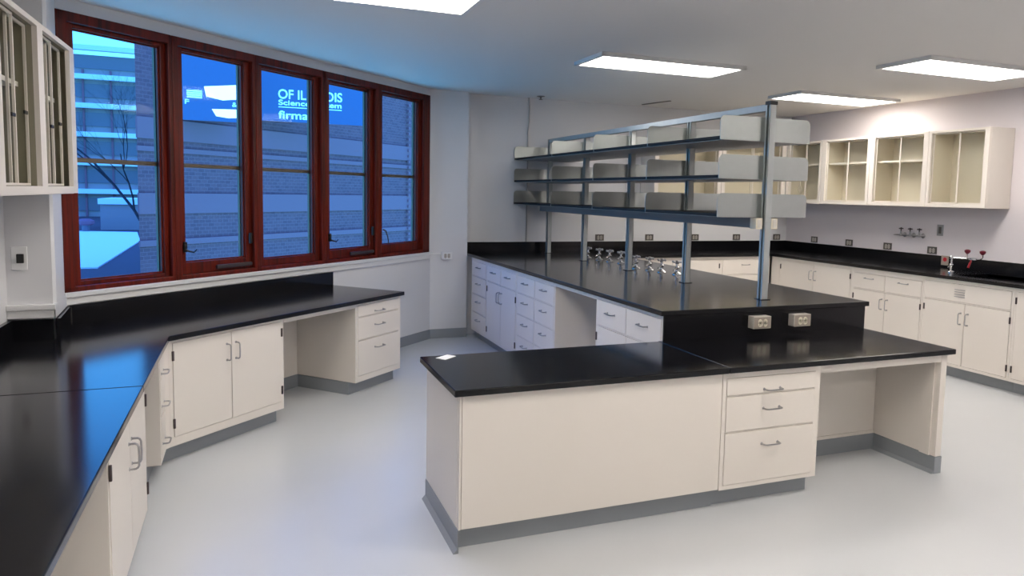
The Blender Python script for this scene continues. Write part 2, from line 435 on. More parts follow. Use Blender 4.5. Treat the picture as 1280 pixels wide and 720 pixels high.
# right wall base cabinets (front plane X=5.854)
XRF = 5.854
def rw(yfar, ynear): return (XRF, yfar, 0), yfar - ynear
MB().box(XRF, 6.93, 0, XRF + .05, 7.075, TZ1).build('filler_panel', 'enamel')
tag(bpy.data.objects['filler_panel.001'], 'narrow cream corner filler where the back and right cabinets meet', 'panel')
L, w = rw(6.928, 5.812); mid = w / 2
cabinet('tall-door cabinet under the right worktop, nearest the back corner', L, ROTL, w, .60, TZ1,
        [('door', .02, mid, .125, .852, {'hinge': 'l', 'hz': .725}), ('door', mid, w - .02, .125, .852, {'hinge': 'r', 'hz': .725})])
L, w = rw(5.810, 4.942); mid = w / 2
cabinet('cabinet with two drawers over doors in the middle of the right wall', L, ROTL, w, .60, TZ1,
        [('drawer', .03, mid - .01, .672, .830, {'hz': .782}), ('drawer', mid + .01, w - .02, .672, .830, {'hz': .782}),
         ('door', .03, mid, .125, .662, {'hinge': 'l', 'hz': .545}), ('door', mid, w - .02, .125, .662, {'hinge': 'r', 'hz': .545})])
L, w = rw(4.940, 4.072); mid = w / 2
cabinet('sink cabinet with a louvred panel above two doors on the right wall', L, ROTL, w, .60, TZ1,
        [('panel', .02, w - .02, .690, .850, {'vent': (.375, .768)}),
         ('door', .02, mid, .125, .680, {'hinge': 'l', 'hz': .545}), ('door', mid, w - .02, .125, .680, {'hinge': 'r', 'hz': .545})])
L, w = rw(4.070, 3.20); mid = w / 2
cabinet('two-door cabinet on the right wall nearest the camera', L, ROTL, w, .60, TZ1,
        [('door', .02, mid, .125, .852, {'hinge': 'l'}), ('door', mid, w - .02, .125, .852, {'hinge': 'r'})])
# open the sink cabinet bodies for the basin
for o in list(bpy.data.objects):
    if o.name.startswith('body') and o.parent and ('sink cabinet' in o.parent['label'] or 'right wall nearest the camera' in o.parent['label']):
        me = o.data
        top = max(v.co.z for v in me.vertices)
        for v in me.vertices:
            if v.co.z > top - .01: v.co.z = H1 - .24
# back wall base cabinets (front plane Y=7.075)
YBF = 7.075
cabinet('two-door cabinet on the back wall beside the island', (3.80, YBF, 0), 0, 1.318, .60, TZ1,
        [('door', .02, .659, .125, .852, {'hinge': 'l', 'hz': .725}), ('door', .659, 1.298, .125, .852, {'hinge': 'r', 'hz': .725})])
cabinet('drawer cabinet on the back wall left of the corner', (5.120, YBF, 0), 0, .70, .60, TZ1,
        [('drawer', .022, .678, .672, .852, {'hz': .785}), ('drawer', .022, .678, .495, .662), ('drawer', .022, .678, .31, .488), ('drawer', .022, .678, .125, .303)])

# ------------------------------------------------------------------ wall cabinets with sliding glass
def wall_cabinet(label, loc, rz, w, ops, inner='inner', z0=1.523, z1=2.262, d=.325, shelf=True, dark=False, sash='l', clips=False):
    t = thing('wall_cabinet', label, 'cabinet', loc, rz)
    b = MB()
    for x0, x1 in ((0, .018), (w - .018, w)): b.box(x0, .02, z0, x1, d, z1)
    b.box(.018, .02, z0, w - .018, d, z0 + .02); b.box(.018, .02, z1 - .02, w - .018, d, z1)
    b.box(.018, d - .012, z0 + .02, w - .018, d, z1 - .02)
    for (a0, a1), (b0, b1) in zip(ops, ops[1:]): b.box(a1, .02, z0 + .02, b0, d - .012, z1 - .02)
    b.build('carcass', inner, t)
    face_frame(MB(), w, z0, z1, [(a, c, z0 + .035, z1 - .022) for a, c in ops]).build('face_frame', 'enamel', t)
    MB().box(-.002, .02, z0 - .001, 0, d, z1).box(w, .02, z0 - .001, w + .002, d, z1).box(0, .02, z0 - .003, w, d, z0 - .0005).build('outer_skin', 'enamel', t)
    for a, c in ops:
        if shelf: MB().box(max(a - .02, .02), .075, z0 + .455, min(c + .02, w - .02), d - .015, z0 + .475).build('shelf', 'enamel', t)
        m = (a + c) / 2; fr = .010; za, zb = z0 + .037, z1 - .024
        for i, (p, q) in enumerate(((a + .002, m + .012), (m - .012, c - .002))):
            y = .026 + i * .016
            f = MB(); f.box(p, y, za, p + fr, y + .010, zb); f.box(q - fr, y, za, q, y + .010, zb); f.box(p, y, za, q, y + .010, za + fr); f.box(p, y, zb - fr, q, y + .010, zb)
            fo = f.build('sliding_door', 'enamel', t)
            MB().box(p + fr, y + .003, za + fr, q - fr, y + .007, zb - fr).build('glass_pane', 'glass', fo)
            if clips:
                px = q - .04
                MB().box(px - .035, y - .006, za + .27 + .03 * i, px + .012, y + .001, za + .285 + .03 * i, .002).build('finger_pull', 'black', fo)
    return t
XW = 6.250
for lab, ya, yb, ops in [('glass-fronted wall cabinet at the near right end, without a shelf', 5.327, 4.690, [(.030, .590)]),
                         ('glass-fronted wall cabinet second from the near right end, shelf inside', 6.052, 5.332, [(.055, .665)]),
                         ('glass-fronted wall cabinet third from the near right end, shelf inside', 6.765, 6.057, [(.060, .670)]),
                         ('glass-fronted wall cabinet in the back corner of the right wall', 7.368, 6.770, [(.050, .560)])]:
    wall_cabinet(lab, (XW, ya, 0), ROTL, ya - yb, ops, shelf='without' not in lab)
YW = 7.372
for lab, xa, xb, ops in [('glass-fronted wall cabinet at the left end of the back wall row', 4.370, 5.290, [(.05, .87)]),
                         ('glass-fronted wall cabinet on the back wall beside the corner', 5.295, 6.245, [(.05, .89)])]:
    wall_cabinet(lab, (xa, YW, 0), 0, xb - xa, ops)
wall_cabinet('glass-fronted wall cabinet at upper left beside the windows', (-.826, 3.16, 0), ROTR, 1.315, [(.08, .60), (.695, 1.215)], shelf=True, clips=True, d=.335, inner='olive')
wall_cabinet('glass-fronted wall cabinet on the left wall closest to the camera', (-.826, 1.84, 0), ROTR, 1.315, [(.08, .60), (.695, 1.215)], shelf=True, clips=True, d=.335, inner='olive')

# ------------------------------------------------------------------ reagent rack on the island
XP = 3.117; YP = [3.845, 4.745, 5.653, 6.579, 7.51]
r = thing('shelving_rack', 'galvanised open rack with three tiers of black shelves on the island', 'shelving', (0, 0, 0))
for i, y in enumerate(YP):
    b = MB(); h = .0235; ztp = 2.171 if i in (0, 4) else 2.130
    # strut channel, open to the left (-X side)
    b.box(XP - h, y - h, H1 + .001, XP + h, y - h + .004, ztp); b.box(XP - h, y + h - .004, H1 + .001, XP + h, y + h, ztp)
    b.box(XP + h - .004, y - h, H1 + .001, XP + h, y + h, ztp)
    b.box(XP - h, y - h, H1 + .001, XP - h + .004, y - h + .014, ztp); b.box(XP - h, y + h - .014, H1 + .001, XP - h + .004, y + h, ztp)
    po = b.build('post', 'galv', r)
    MB().box(XP - .036, y - .036, H1, XP + .036, y + .036, H1 + .004).build('foot_plate', 'black', po)
b = MB(); b.box(XP - .0235, YP[0] + .024, 2.130, XP + .0235, YP[-1] - .024, 2.171); b.build('top_rail', 'galv', r)
MB().box(XP - .028, YP[0] - .029, 2.166, XP + .028, YP[0] + .026, 2.190, .003).build('end_cap', 'black', r)
TIERS = [1.448, 1.692, 1.936]
XS0, XS1 = XP - .362, XP + .345
for z in TIERS:
    so = MB().box(XS0 + .004, YP[0] + .030, z + .004, XS1 - .004, YP[-1] + .18, z + .022, .002).build('shelf', 'phenolic', r)
    MB().box(XS0 + .03, YP[0] + .034, z - .002, XS1 - .03, YP[-1] + .17, z + .003).build('under_tray', 'tray', so)
    for i, y in enumerate(YP):
        R = .035; y = y + (.025 if i < 4 else .165)
        pts = [(XS0, z), (XS1, z)]
        zt = z + .152
        for k in range(7):
            a = k / 6 * PI / 2; pts.append((XS1 - R + R * math.cos(a), zt - R + R * math.sin(a)))
        for k in range(7):
            a = PI / 2 + k / 6 * PI / 2; pts.append((XS0 + R + R * math.cos(a), zt - R + R * math.sin(a)))
        MB().prism_xz(pts, y, y + .0035).build('divider_plate', 'steel', r)
rc = MB().box(XP - .075, YP[0] + .05, 1.378, XP + .075, YP[-1] + .1, 1.445, .003).build('raceway', 'race', r)
for sx in (-1, 1):
    o = MB().box(XP + sx * .034, YP[0] - .012, 1.372, XP + sx * .086, YP[0] + .050, 1.444, .004).build('end_outlet_box', 'cream', r)
    MB().box(XP + sx * .048, YP[0] - .014, 1.382, XP + sx * .074, YP[0] - .012, 1.434, .0).build('socket', 'ivory', o)
t = MB(); cx, cz = 3.402, 1.640
t.tube([(cx, 3.868, cz + .047), (cx, 3.868, cz + .028), (cx - .018, 3.868, cz), (cx, 3.868, cz - .030), (cx + .018, 3.868, cz), (cx, 3.868, cz + .028), (cx, 3.868, cz + .048)], .003, 6)
tag(t.build('hanging_hook', 'cream', None, smooth=True), 'small pale diamond-shaped wire hook hanging below the rack right end', 'hook')

# ------------------------------------------------------------------ gas valves
def gas_valve(loc, label):
    t = thing('gas_valve', label, 'valve', loc, .35, 'chrome gas valves on the island worktop')
    MB().lathe([(.034, 0), (.034, .004), (.026, .012), (.014, .018), (.012, .022)]).build('base_flange', 'bright_chrome', t, smooth=True)
    MB().cyl((0, 0, .018), (0, 0, .075), .010, .008).lathe([(.012, .035), (.016, .042), (.016, .052), (.010, .058)]).build('stem', 'bright_chrome', t, smooth=True)
    h = MB()
    for a in (0, PI / 2):
        c, s = math.cos(a), math.sin(a)
        h.cyl((-.032 * c, -.032 * s, .090), (.032 * c, .032 * s, .090), .005)
        for q in (-1, 1): h.ball((q * .034 * c, q * .034 * s, .090), .008)
    h.lathe([(.013, .075), (.015, .085), (.015, .095), (.009, .102)])
    h.build('cross_handle', 'chrome', t, smooth=True)
    MB().tube([(0, 0, .045), (-.03, -.01, .045), (-.05, -.016, .040)], [.008, .008, .006]).cyl((-.05, -.016, .04), (-.068, -.022, .035), .008, .004).build('hose_nozzle', 'bright_chrome', t, smooth=True)
    return t
gv = [(3.27, 6.80), (3.31, 6.62), (3.33, 6.43), (3.36, 6.25), (3.27, 5.79), (3.31, 5.62), (3.33, 5.45), (3.37, 5.27)]
wrd = ['farthest', 'second farthest', 'second nearest', 'nearest']
g0 = None
for i, (x, y) in enumerate(gv):
    lab = '%s chrome valve with cross handle in the %s island group of four' % (wrd[i % 4], 'farther' if i < 4 else 'nearer')
    if g0 is None: g0 = gas_valve((x, y, H1), lab); g0.scale = (1.18,) * 3
    else: dup(g0, (x, y, H1), .35, lab)
def wall_valve(loc, label):
    t = thing('service_valve', label, 'valve', loc, ROTL, 'wall valves above the right worktop')
    MB().lathe([(.026, 0), (.026, .004), (.014, .012), (.010, .02)], axis='y').build('wall_flange', 'chrome', t, smooth=True)
    MB().cyl((0, -.01, 0), (0, -.075, 0), .010).cyl((0, -.06, -.012), (0, -.06, .04), .012, .009).build('valve_body', 'chrome', t, smooth=True)
    h = MB(); h.cyl((0, -.06, .04), (0, -.06, .062), .006); h.cyl((-.026, -.06, .066), (.026, -.06, .066), .006); h.cyl((0, -.086, .066), (0, -.034, .066), .006); h.ball((0, -.06, .068), .011)
    h.build('cross_handle', 'hinge', t, smooth=True)
    MB().tube([(0, -.06, 0), (-.035, -.066, 0), (-.06, -.068, -.002), (-.085, -.07, -.004)], [.008, .008, .006, .004]).build('hose_nozzle', 'chrome', t, smooth=True)
    return t
w0 = None
for y, lab in [(5.83, 'left one of three wall-mounted valves above the right worktop'), (5.715, 'middle one of three wall-mounted valves above the right worktop'),
               (5.60, 'right one of three wall-mounted valves above the right worktop')]:
    if w0 is None: w0 = wall_valve((XR - .001, y, 1.215), lab)
    else: dup(w0, (XR - .001, y, 1.215), ROTL, lab)

# ------------------------------------------------------------------ outlets, plates
def outlet(label, loc, rz, w=.112, h=.075, pm='plate', sm='socket', depth=.006, group=None, box=False):
    t = thing('power_outlet', label, 'outlet', loc, rz, group)
    p = MB().box(-w / 2, -depth, -h / 2, w / 2, 0, h / 2, .002).build('cover_plate' if not box else 'box', pm, t)
    if box and pm == 'ivory': MB().box(-w / 2 + .003, -depth - .002, -h / 2 + .003, w / 2 - .003, -depth, h / 2 - .003).build('cover_plate', 'boxface', t); depth += .002
    for sx in (-1, 1):
        f = MB(); cx = sx * .019
        f.lathe([(.0001, depth), (.0155, depth), (.0145, depth + .003), (.0001, depth + .003)], (cx, 0, .007), 16, 'y')
        f.lathe([(.0001, depth), (.0155, depth), (.0145, depth + .003), (.0001, depth + .003)], (cx, 0, -.011), 16, 'y')
        so = f.build('socket', sm, t)
        s = MB()
        for zz in (.007, -.011):
            for q in (-.005, .005): s.box(cx + q - .0012, -depth - .004, zz - .004, cx + q + .0012, -depth - .0031, zz + .004)
        s.build('slots', 'black', so)
    return t
nth = ['leftmost', 'second from left', 'middle', 'second from right', 'rightmost']
for i, x in enumerate([3.845, 4.515, 5.165, 5.79, 6.425]):
    outlet('%s dark-plated double outlet on the back wall above the backsplash' % nth[i], (x, YB - .001, H1 + SPL + .045), 0, group='outlets on the back wall')
nth = ['farthest', 'second farthest', 'second nearest', 'nearest']
for i, y in enumerate([7.175, 6.606, 6.047, 5.480]):
    outlet('%s dark-plated double outlet on the right wall above the backsplash' % nth[i], (XR - .001, y, H1 + SPL + .046), ROTL, group='outlets on the right wall')
for x, q in ((2.885, 'left'), (3.190, 'right')):
    outlet('%s pale outlet box projecting from the black island riser' % q, (x, 3.5985, .822), 0, w=.128, h=.074, pm='ivory', sm='cream', depth=.055, box=True)
outlet('white surface outlet box on the wall right of the windows', (1.965, 7.579, .893), 0, w=.11, h=.078, pm='white_pl', sm='socket', depth=.045, box=True)
t = thing('switch_plate', 'grey vertical cover plate on the right wall beside the three valves', 'cover plate', (XR - .001, 5.400, 1.285), ROTL)
MB().box(-.036, -.006, -.057, .036, 0, .057, .002).build('cover_plate', 'plate2', t)
MB().box(-.016, -.009, -.034, .016, -.006, .034, .002).build('blank_insert', 'plate', t)
t = thing('wall_socket', 'white wall plate with black socket on the narrow wall left of the windows', 'outlet', (-1.108, 4.519, 1.178), 0)
MB().box(-.036, -.008, -.062, .036, 0, .062, .003).build('cover_plate', 'white_pl', t)
MB().box(-.010, -.022, -.024, .022, -.008, .024, .003).build('socket', 'black', t)
t = thing('safety_tag', 'small red and white tag on the backsplash behind the eyewash', 'tag', (XR - .0285, 5.300, .984), ROTL)
MB().box(-.042, -.004, -.048, .042, 0, .048, .001).build('plate', 'boxface', t)
MB().lathe([(.0001, .004), (.021, .004), (.021, .0055), (.0001, .0055)], (0, 0, .010), 20, 'y').build('emblem', 'red', t)

# eyewash faucet
t = thing('eyewash', 'chrome swing-arm eyewash with red caps beside the sink', 'eyewash', (6.130, 4.890, H1), ROTL)
MB().lathe([(.030, 0), (.030, .008), (.020, .016), (.013, .02)]).build('base_flange', 'bright_chrome', t, smooth=True)
MB().cyl((0, 0, .015), (0, 0, .155), .013, .011).lathe([(.012, .05), (.018, .056), (.018, .075), (.012, .082)]).lathe([(.012, .125), (.018, .13), (.018, .15), (.010, .158)]).cyl((-.03, 0, .045), (0, 0, .06), .010).build('valve_column', 'bright_chrome', t, smooth=True)
MB().tube([(0, 0, .140), (.10, 0, .142), (.15, 0, .145)], .0075, 10).build('swing_arm', 'bright_chrome', t, smooth=True)
b = MB(); b.lathe([(.0001, .128), (.03, .130), (.046, .140), (.046, .152), (.03, .158), (.0001, .158)], (.215, 0, 0))
b.tube([(.15, 0, .145), (.155, 0, .165), (.155, 0, .195)], .007, 8); b.tube([(.255, 0, .145), (.29, 0, .150), (.305, 0, .170), (.305, 0, .195)], .0075, 8)
b.build('spray_bar', 'bright_chrome', t, smooth=True)
for x in (.155, .305):
    MB().lathe([(.0001, .190), (.010, .190), (.024, .206), (.026, .222), (.012, .230), (.0001, .230)], (x, 0, 0)).build('dust_cap', 'darkred', t, smooth=True)
MB().tube([(.20, 0, .130), (.195, -.01, .105), (.185, -.016, .065)], [.006, .010, .009]).build('pull_lever', 'red', t, smooth=True)

# card on the low worktop
b = MB(); b.prism([(.868, 3.537), (.905, 3.487), (.978, 3.550), (.942, 3.592)], HT + .0005, HT + .003)
tag(b.build('card', 'paper'), 'small white card lying on the left end of the low black worktop', 'card')

# ------------------------------------------------------------------ room shell
def wall_from(name, p, q, th, z0, z1, m='wallp'):
    b = MB(); p, q = Vector(p), Vector(q); d = (q - p).normalized(); n = Vector((-d.y, d.x))
    b.prism([p, q, q + n * th, p + n * th], z0, z1)
    return struct(b.build(name, m))
fl = MB().prism([(XLW - .2, YBACK - .2), (XR + .2, YBACK - .2), (XR + .2, YB + .2), (1.6, YB + .2), (-1.3, 5.2), (XLW - .2, 4.8)], -.12, 0)
struct(fl.build('floor', 'floor'))
cl = MB().prism([(XLW - .2, YBACK - .2), (XR + .2, YBACK - .2), (XR + .2, YB + .2), (1.6, YB + .2), (-1.3, 5.2), (XLW - .2, 4.8)], HC, HC + .12)
struct(cl.build('ceiling', 'ceil'))
struct(MB().box(XLW - .15, YBACK, 0, XLW, 4.9, HC).build('wall_left', 'wallp'))
struct(MB().box(XR, YBACK, 0, XR + .15, YB + .15, HC).build('wall_right', 'wallr'))
struct(MB().box(XLW - .15, YBACK - .15, 0, XR + .15, YBACK, HC).build('wall_front', 'wallp'))
struct(MB().box(2.197, YB, 0, XR, YB + .15, HC).build('wall_back', 'wallp'))
struct(MB().prism([(1.79, 7.58), (2.197, 7.58), (2.197, YB + .15), (1.7, YB + .15)], 0, HC).build('wall_back_pier', 'wallp'))
struct(MB().prism([(XLW, 4.52), (-.967, 4.52), (-1.02, 4.957), (-1.15, 5.08), (XLW, 5.08)], 0, HC).build('wall_left_pier', 'wallp'))
# window wall with one long opening  s -0.095..3.705, z .945..2.55
S0, S1, ZW0, ZW1, OW = -.085, 3.712, .932, 2.56, .78
def bbox(b, s0, s1, o0, o1, z0, z1):
    b.prism([bpt(s0, o0), bpt(s1, o0), bpt(s1, o1), bpt(s0, o1)], z0, z1); return b
sE = (1.79 - BX + OW * CB) / SB
b = MB(); bbox(b, S0 - .02, sE, OW, OW + .22, 0, ZW0); bbox(b, S0 - .02, sE, OW, OW + .22, ZW1, HC); bbox(b, S1, sE, OW, OW + .22, ZW0, ZW1); bbox(b, S0 - .25, S0, OW + .03, OW + .25, 0, HC)
struct(b.build('wall_window', 'wallp'))
# trims
b = MB(); bbox(b, S0 - .02, S1 + .03, OW - .035, OW, .905, .934); bbox(b, S0 - .02, S1 + .0, OW - .022, OW, .860, .905)
struct(b.build('trim_1', 'trim', bevel=.004))
b = MB(); b.box(XLW, 4.488, .905, -.950, 4.52, .934).box(XLW, 4.497, .860, -.960, 4.52, .905)
b.prism([(-.950, 4.488), (-.967, 4.52), (-1.02, 4.957), (-.985, 4.93)], .860, .934)
struct(b.build('trim_2', 'trim', bevel=.004))
b = MB(); b.prism([(-.967, 4.519), (-.955, 4.54), (-.965, 4.78), (-.995, 4.92), (-1.02, 4.957)], .934, HC)
struct(b.build('trim_3', 'trim'))
# cove base along exposed walls
b = MB(); bbox(b, BL - .05, sE, OW - .008, OW, 0, .10); b.prism([(1.78, 7.572), (2.197, 7.572), (2.197, 7.58), (1.79, 7.58)], 0, .10)
struct(b.build('baseboard_window', 'cove'))
struct(MB().box(XR - .008, YBACK, 0, XR, 3.2, .10).build('baseboard_right', 'cove'))
struct(MB().box(XLW, YBACK, 0, XLW + .008, .6, .10).build('baseboard_left', 'cove'))

# windows
cells = [(S0, .665, .03, .600, .990), (.665, 1.375, .765, 1.290, 1.045), (1.375, 2.125, 1.465, 2.030, 1.020), (2.125, 2.850, 2.215, 2.755, 1.042), (2.850, S1, 2.950, 3.535, 1.050)]
frm = thing('window_frame', '', '', (0, 0, 0)); del frm['label']; del frm['category']
bpy.data.objects.remove(frm)
for i, (c0, c1, g0_, g1, gz) in enumerate(cells):
    root = bpy.data.objects.new('window_%d' % (i + 1), None); COL.objects.link(root); struct(root)
    root.location = bpt(c0, OW); root.rotation_euler = (0, 0, PHI)
    W = c1 - c0; a, c = g0_ - c0, g1 - c0; zt = 2.475
    hw = .032
    b = MB()
    L0 = 0 if i == 0 else 0; 
    b.box(0, -.012, ZW0, max(a - .052, .03), .075, ZW1)
    b.box(c + .055 if c + .055 < W - .02 else W - .03, -.012, ZW0, W, .075, ZW1)
    b.box(0, -.012, ZW0, W, .075, .965); b.box(0, -.012, 2.50, W, .075, ZW1)
    b.build('frame', 'wood', root, bevel=.006)
    x0, x1 = max(a - .052, .03), min(c + .055, W - .03)
    b = MB(); y0, y1 = (.020, .07)
    b.box(x0, y0, .965, a, y1, 2.50); b.box(c, y0, .965, x1, y1, 2.50); b.box(a, y0, .965, c, y1, gz); b.box(a, y0, zt, c, y1, 2.50)
    s = b.build('sash', 'wood', root, bevel=.004)
    bd = MB(); q = .010
    bd.box(a, .035, gz, a + q, .05, zt); bd.box(c - q, .035, gz, c, .05, zt); bd.box(a, .035, gz, c, .05, gz + q); bd.box(a, .035, zt - q, c, .05, zt)
    bd.build('glazing_bead', 'wood', s)
    MB().box(a, .052, gz, c, .057, zt).build('glass_pane', 'wglass', s)
    # outside storm frame with its meeting rail
    b = MB(); b.box(x0 - .01, .078, .95, a - .004, .10, 2.50); b.box(c + .0, .078, .95, x1 + .01, .098, 2.50); b.box(a - .004, .078, 1.700, c, .10, 1.728); b.box(a - .004, .078, .95, c, .10, gz - .02)
    b.build('storm_frame', 'storm', root)
    if i in (1, 3):
        h = MB(); h.box(a - .035, -.010, 1.12, a - .012, .006, 1.19, .003); h.tube([(a - .024, -.012, 1.135), (a - .01, -.03, 1.125), (a + .02, -.034, 1.118), (a + .045, -.032, 1.135)], [.008, .006, .005, .004], 8)
        h.build('latch_handle', 'black', s, smooth=True)
        MB().box((a + c) / 2 - .03, -.014, .985, c + .03, .006, 1.012, .004).build('crank_operator', 'hinge', s)
        MB().box(c + .015, -.006, 1.15, c + .040, .006, 1.23, .004).build('latch', 'black', s)
    if i == 4:
        h = MB(); h.tube([(a - .03, -.01, 1.20), (a - .01, -.03, 1.185), (a + .015, -.034, 1.13), (a + .03, -.034, 1.06)], [.008, .006, .005, .004], 8)
        h.build('latch_handle', 'hinge', s, smooth=True)
# white raceway from the sill to the outlet box
b = MB(); bbox(b, S1 + .02, sE - .005, OW - .014, OW, .905, .920); b.prism([(1.785, 7.566), (1.912, 7.566), (1.912, 7.58), (1.785, 7.58)], .905, .920)
tag(b.build('wire_raceway', 'white_pl'), 'thin white surface wire channel running from window sill to outlet box', 'raceway')
# conduit on the back wall and small ceiling pieces
b = MB(); b.tube([(2.915, YB - .012, H1 + SPL + .001), (2.915, YB - .012, 2.10), (2.912, YB - .012, 2.25), (2.925, YB - .014, 2.36), (2.925, YB - .012, 2.50), (2.918, YB - .012, HC - .001)], .008)
tag(b.build('cable', 'plate2', smooth=True), 'thin grey cable running up the back wall behind the rack', 'cable')
t = thing('sprinkler_head', 'small dark sprinkler head on the ceiling by the back wall', 'sprinkler', (2.985, 7.50, HC))
MB().lathe([(.045, -.001), (.045, -.004), (.02, -.010), (.0001, -.010)]).build('escutcheon', 'plate', t)
MB().cyl((0, 0, -.008), (0, 0, -.035), .010, .006).cyl((0, 0, -.036), (0, 0, -.039), .022).build('deflector', 'hinge', t)
b = MB(); b.prism([(4.262, 7.54), (4.290, 7.55), (4.385, 7.10), (4.355, 7.09)], HC - .008, HC - .0005)
tag(b.build('ceiling_slot_vent', 'plate'), 'narrow dark slot vent in the ceiling near the back wall', 'vent')

# ceiling lights
def ceiling_light(loc, label, w=1.30, d=.50):
    t = thing('ceiling_light', label, 'light', loc)
    b = MB(); q = .03
    b.box(-w / 2, -d / 2, -.03, -w / 2 + q, d / 2, -.0005); b.box(w / 2 - q, -d / 2, -.03, w / 2, d / 2, -.0005); b.box(-w / 2, -d / 2, -.03, w / 2, -d / 2 + q, -.0005); b.box(-w / 2, d / 2 - q, -.03, w / 2, d / 2, -.0005)
    b.build('frame', 'trim', t)
    MB().box(-w / 2 + q, -d / 2 + q, -.024, w / 2 - q, d / 2 - q, -.018).build('diffuser', 'lamp', t)
    return t
l0 = ceiling_light((5.68, 6.02, HC), 'rectangular ceiling light in the back right, above the right wall cabinets')
for x, y, lab in [(3.1, 5.2, 'rectangular ceiling light above the island shelving rack'), (5.25, 4.2, 'rectangular ceiling light added over the right-hand aisle to brighten the walls'),  # the aisle light is added here to brighten right and back walls
                  (2.9, 1.9, 'rectangular ceiling light in front of the peninsula'), (.55, 4.0, 'rectangular ceiling light over the left aisle near the windows'),
                  (.3, 1.3, 'rectangular ceiling light above the left bench, near the camera'), (5.5, .6, 'rectangular ceiling light at the near right of the room'), (2.9, -1.0, 'rectangular ceiling light added behind the camera to brighten the front')]:  # last one is an unseen light added to brighten the front room
    dup(l0, (x, y, HC), 0, lab)

# ------------------------------------------------------------------ outside
def outp(s, o, z=0): return bpt(s, OW + o, z)
# near brick building facing the windows
FO = 9.0; FS0 = 6.97
nb = thing('brick_building', 'dark brick building with stone bands filling the four right windows', 'building', outp(FS0, FO, 0), PHI)
MB().prism([(0, 0), (34, 0), (34, 6), (5.2, 6)], -6, 7.5).build('wall', 'brick', nb)
for z, hgt in ((-1.1, .5), (.35, .12), (1.0, .42), (2.25, .10), (2.5, .42)):
    MB().box(-.02, -.05, z, 34, 0, z + hgt).build('stone_band', 'stone', nb)
q = MB()
for k in range(46): q.box(8.95, -.10, -2 + k * .17, 9.04, -.04, -2 + k * .17 + .07)
q.build('quoin_strip', 'stone', nb)

def text(body, size, x, z, m, parent, width=None, y=-.02, depth=.015, bold=0.0):
    cu = bpy.data.curves.new('text', 'FONT'); cu.body = body; cu.size = size; cu.extrude = depth; cu.offset = bold
    o = bpy.data.objects.new('text_tmp', cu); COL.objects.link(o)
    bpy.context.view_layer.update()
    dg = bpy.context.evaluated_depsgraph_get()
    me = bpy.data.meshes.new_from_object(o.evaluated_get(dg)); bpy.data.objects.remove(o)
    xs = [v.co.x for v in me.vertices]; k = 1.0 if width is None else width / (max(xs) - min(xs)); x_min = min(xs)
    for v in me.vertices:
        v.co = Vector((x + (v.co.x - x_min) * k, y - v.co.z, z + v.co.y))
    me.materials.clear(); me.materials.append(M[m])
    t = bpy.data.objects.new('lettering', me); COL.objects.link(t); t.parent = parent
    return t
SY = 18.2; K = SY / 18.6
sg = thing('sign', 'blue lit sign with white lettering outside the middle windows', 'sign', (0, SY, 0))
def kz(z): return CH0 + (z - CH0) * K
CH0 = 1.571
MB().box(.22, .02, kz(3.16), 2.66, .12, 4.9).build('board', 'signblue', sg)
text('OF ILLINOIS', .30, .71 * K, kz(3.695), 'signtext', sg, 1.47 * K, y=.01, bold=.003)
text('Science System', .165, .715 * K, kz(3.545), 'signtext', sg, 1.45 * K, y=.01, bold=.002)
MB().box(.715 * K, 0, kz(3.488), 2.17 * K, .02, kz(3.502)).build('rule', 'signtext', sg)
text('firma', .255, .71 * K, kz(3.225), 'signtext', sg, .67 * K, y=.01, bold=.003)
MB().box(.3, .12, 3.3, .38, .30, 4.8).box(1.2, .12, 3.3, 1.28, .9, 4.8).build('bracket', 'storm', sg)
sg = thing('sign', 'blue sign with painted-on white lamp reflections outside the second window from left', 'sign', (0, 16.7, 0))
MB().box(-1.25, .02, 2.93, -.02, .12, 4.6).build('board', 'signblue', sg)
for k in range(4): MB().box(-1.12, 0, 3.38 + k * .042, -.84, .02, 3.405 + k * .042).build('stripe', 'signtext', sg)
text('F', .13, -1.16, 3.25, 'signtext', sg, .08, y=.01)
MB().prism_xz([(-.80, 3.62), (-.08, 3.70), (-.08, 3.40), (-.30, 3.38), (-.45, 3.36), (-.6, 3.39), (-.76, 3.42)], 0, .02).build('lamp_reflection', 'refl_white', sg)  # glowing shapes imitate lamp reflections in the window pane
MB().prism_xz([(-.66, 3.17), (-.08, 3.19), (-.08, 3.02), (-.35, 3.00), (-.58, 3.03)], 0, .02).build('lamp_reflection', 'refl_white', sg)
text('&', .13, -.27, 3.24, 'signtext', sg, .09, y=.01)
MB().box(-1.1, .12, 3.1, -1.02, .35, 4.5).box(-.3, .12, 3.1, -.22, 1.0, 4.5).build('bracket', 'storm', sg)

# distant roofs
g = MB().box(-70, 12.0, -1.9, -1.0, 110, -1.25); tag(g.build('roof_terrace', 'gravel'), 'dark flat roof terrace outside the leftmost window', 'roof')
s_ = MB().prism([(-14, 52), (-6.1, 49), (-5.05, 41.5), (-4.70, 28.1), (-10, 28.1)], -1.249, -1.2)
tag(s_.build('snow_cover', 'snow'), 'bright snow lying on the terrace outside the leftmost window', 'snow')
t = thing('penthouse', 'low grey rooftop block with a snowy top beyond the terrace', 'building', (-8.5, 52.2, -1.6))
MB().box(0, 0, 0, 5.5, 5, 1.95).build('wall', 'far_wall', t)
MB().box(-.1, -.15, 1.95, 5.6, 5, 2.3).build('snow_cap', 'snow', t)
t = thing('office_building', 'distant office block with pale horizontal floor bands behind the snowy roofs', 'building', (-24, 74, -1.6))
MB().box(0, 0, 0, 22, 8, 13.5).build('wall', 'far_wall', t)
